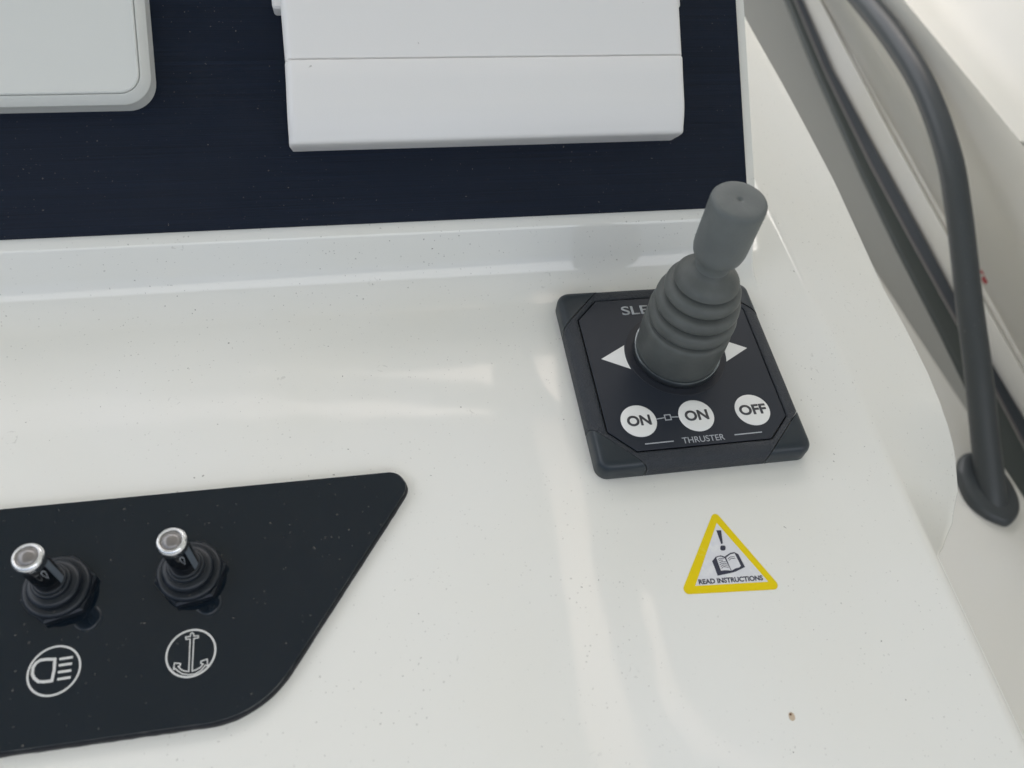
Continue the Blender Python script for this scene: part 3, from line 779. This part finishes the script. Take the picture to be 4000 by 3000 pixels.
# ------------------------------------------------------------------ hardtop overhead, cockpit floor and water (seen only in reflections)
ZH = 1.10
MIR = Vector((CAM.x, CAM.y, 2*ZC-CAM.z))
def overhead(u, v):
    g = G(u, v, ZC); return MIR+(g-MIR)*((ZH-MIR.z)/(g.z-MIR.z))
bm = bmesh.new()
OUTL = round_poly([Vector(p) for p in [(-1.15, -1.0), (1.22, -1.0), (1.12, 1.18), (-1.05, 1.18)]], .25, 8)
holes = [  # slots shaped so their bright reflections land on the gelcoat
    [(930, 1458), (970, 1428), (1082, 1424), (1066, 1470)],
    [(1246, 1408), (1262, 1448), (1500, 1440), (1926, 1402), (1926, 1504), (1700, 1478), (1246, 1468)],
    [(-500, 1600), (0, 1549), (922, 1538), (1500, 1562), (1931, 1603), (1931, 1632), (1300, 1622), (976, 1632), (0, 1700), (-500, 1790)],
    [(2080, 1390), (2170, 1360), (2190, 1600), (2120, 1520)],
    [(2080, 1600), (2200, 1640), (2290, 1900), (2330, 2300), (2440, 2700), (2560, 3100), (2330, 3100), (2240, 2600), (2170, 2100)],
    [(2500, 2300), (2570, 2310), (2640, 2640), (2790, 2860), (2990, 2960), (3300, 2975), (3300, 3000), (2950, 3010), (2720, 2930), (2590, 2740)],
]
edges = []
def loop(P, z):
    vs = [bm.verts.new((p.x, p.y, z)) for p in P]; es = [bm.edges.new((vs[i-1], vs[i])) for i in range(len(vs))]; return vs, es
H2 = []
for h in holes:
    P = [overhead(*p) for p in h]; P = [Vector((p.x, p.y)) for p in P]
    if sum(P[i-1].x*P[i].y-P[i].x*P[i-1].y for i in range(len(P))) < 0: P = P[::-1]
    H2.append(P)
allv = []
for P in [OUTL]+H2:
    v, e = loop(P, ZH); edges += e; allv.append(v)
bmesh.ops.triangle_fill(bm, use_beauty=True, use_dissolve=False, edges=edges)
def inside(pt, P):
    c = False
    for i in range(len(P)):
        a, b = P[i-1], P[i]
        if (a.y > pt.y) != (b.y > pt.y) and pt.x < (b.x-a.x)*(pt.y-a.y)/(b.y-a.y)+a.x: c = not c
    return c
kill = [f for f in bm.faces if any(inside(f.calc_center_median(), P) for P in H2)]
bmesh.ops.delete(bm, geom=kill, context='FACES')
g = bmesh.ops.extrude_face_region(bm, geom=bm.faces[:])
for v in g['geom']:
    if isinstance(v, bmesh.types.BMVert): v.co.z += .012
hardtop = finish(bm, 'hardtop', M_gel2, smooth=False)
tag(hardtop, 'unseen white hardtop roof with slots shaped for reflections on the console', kind='structure')
M_dim = bpy.data.materials.new('slot_dimmer'); M_dim.use_nodes = True  # unseen panes added to dim the light reflected through the slots
nt = M_dim.node_tree; nt.nodes.clear()
ou = nt.nodes.new('ShaderNodeOutputMaterial'); tb = nt.nodes.new('ShaderNodeBsdfTransparent'); tb.inputs[0].default_value = (.25, .25, .25, 1)
gb = nt.nodes.new('ShaderNodeBsdfGlossy'); gb.inputs['Roughness'].default_value = .05; mx_ = nt.nodes.new('ShaderNodeMixShader'); mx_.inputs[0].default_value = .06
nt.links.new(tb.outputs[0], mx_.inputs[1]); nt.links.new(gb.outputs[0], mx_.inputs[2]); nt.links.new(mx_.outputs[0], ou.inputs[0])
M_dim2 = M_dim.copy(); M_dim2.name = 'dark_slot_dimmer'
for nd in M_dim2.node_tree.nodes:
    if nd.type == 'BSDF_TRANSPARENT': nd.inputs[0].default_value = (.075, .075, .075, 1)
    if nd.type == 'MIX_SHADER': nd.inputs[0].default_value = .03
for q_, P in enumerate(H2):
    bm = bmesh.new(); bm.faces.new([bm.verts.new((p.x, p.y, ZH+.006)) for p in inset_poly(P, -.002)])
    finish(bm, 'dimming_pane', M_dim2 if q_ >= 4 else M_dim, hardtop, smooth=False)
M_floor = mat('cockpit_floor', (.30, .28, .25), .6)
bm = prism([Vector(p) for p in [(-1.3, -2.2), (1.3, -2.2), (1.3, 1.5), (-1.3, 1.5)]], -.95, -.90)
tag(finish(bm, 'floor', M_floor, smooth=False), 'cockpit floor under the console', kind='structure')
M_water = mat('water', (.03, .06, .07), .08)
k = NB(M_water); k.bump(k.noise(k.c.outputs['Object'], 2.5, 4), .4, .1)
bm = prism([Vector(p) for p in [(-2000, -2000), (2000, -2000), (2000, 2000), (-2000, 2000)]], -1.6, -1.5)
tag(finish(bm, 'water', M_water, smooth=False), 'open water around the boat', kind='structure')
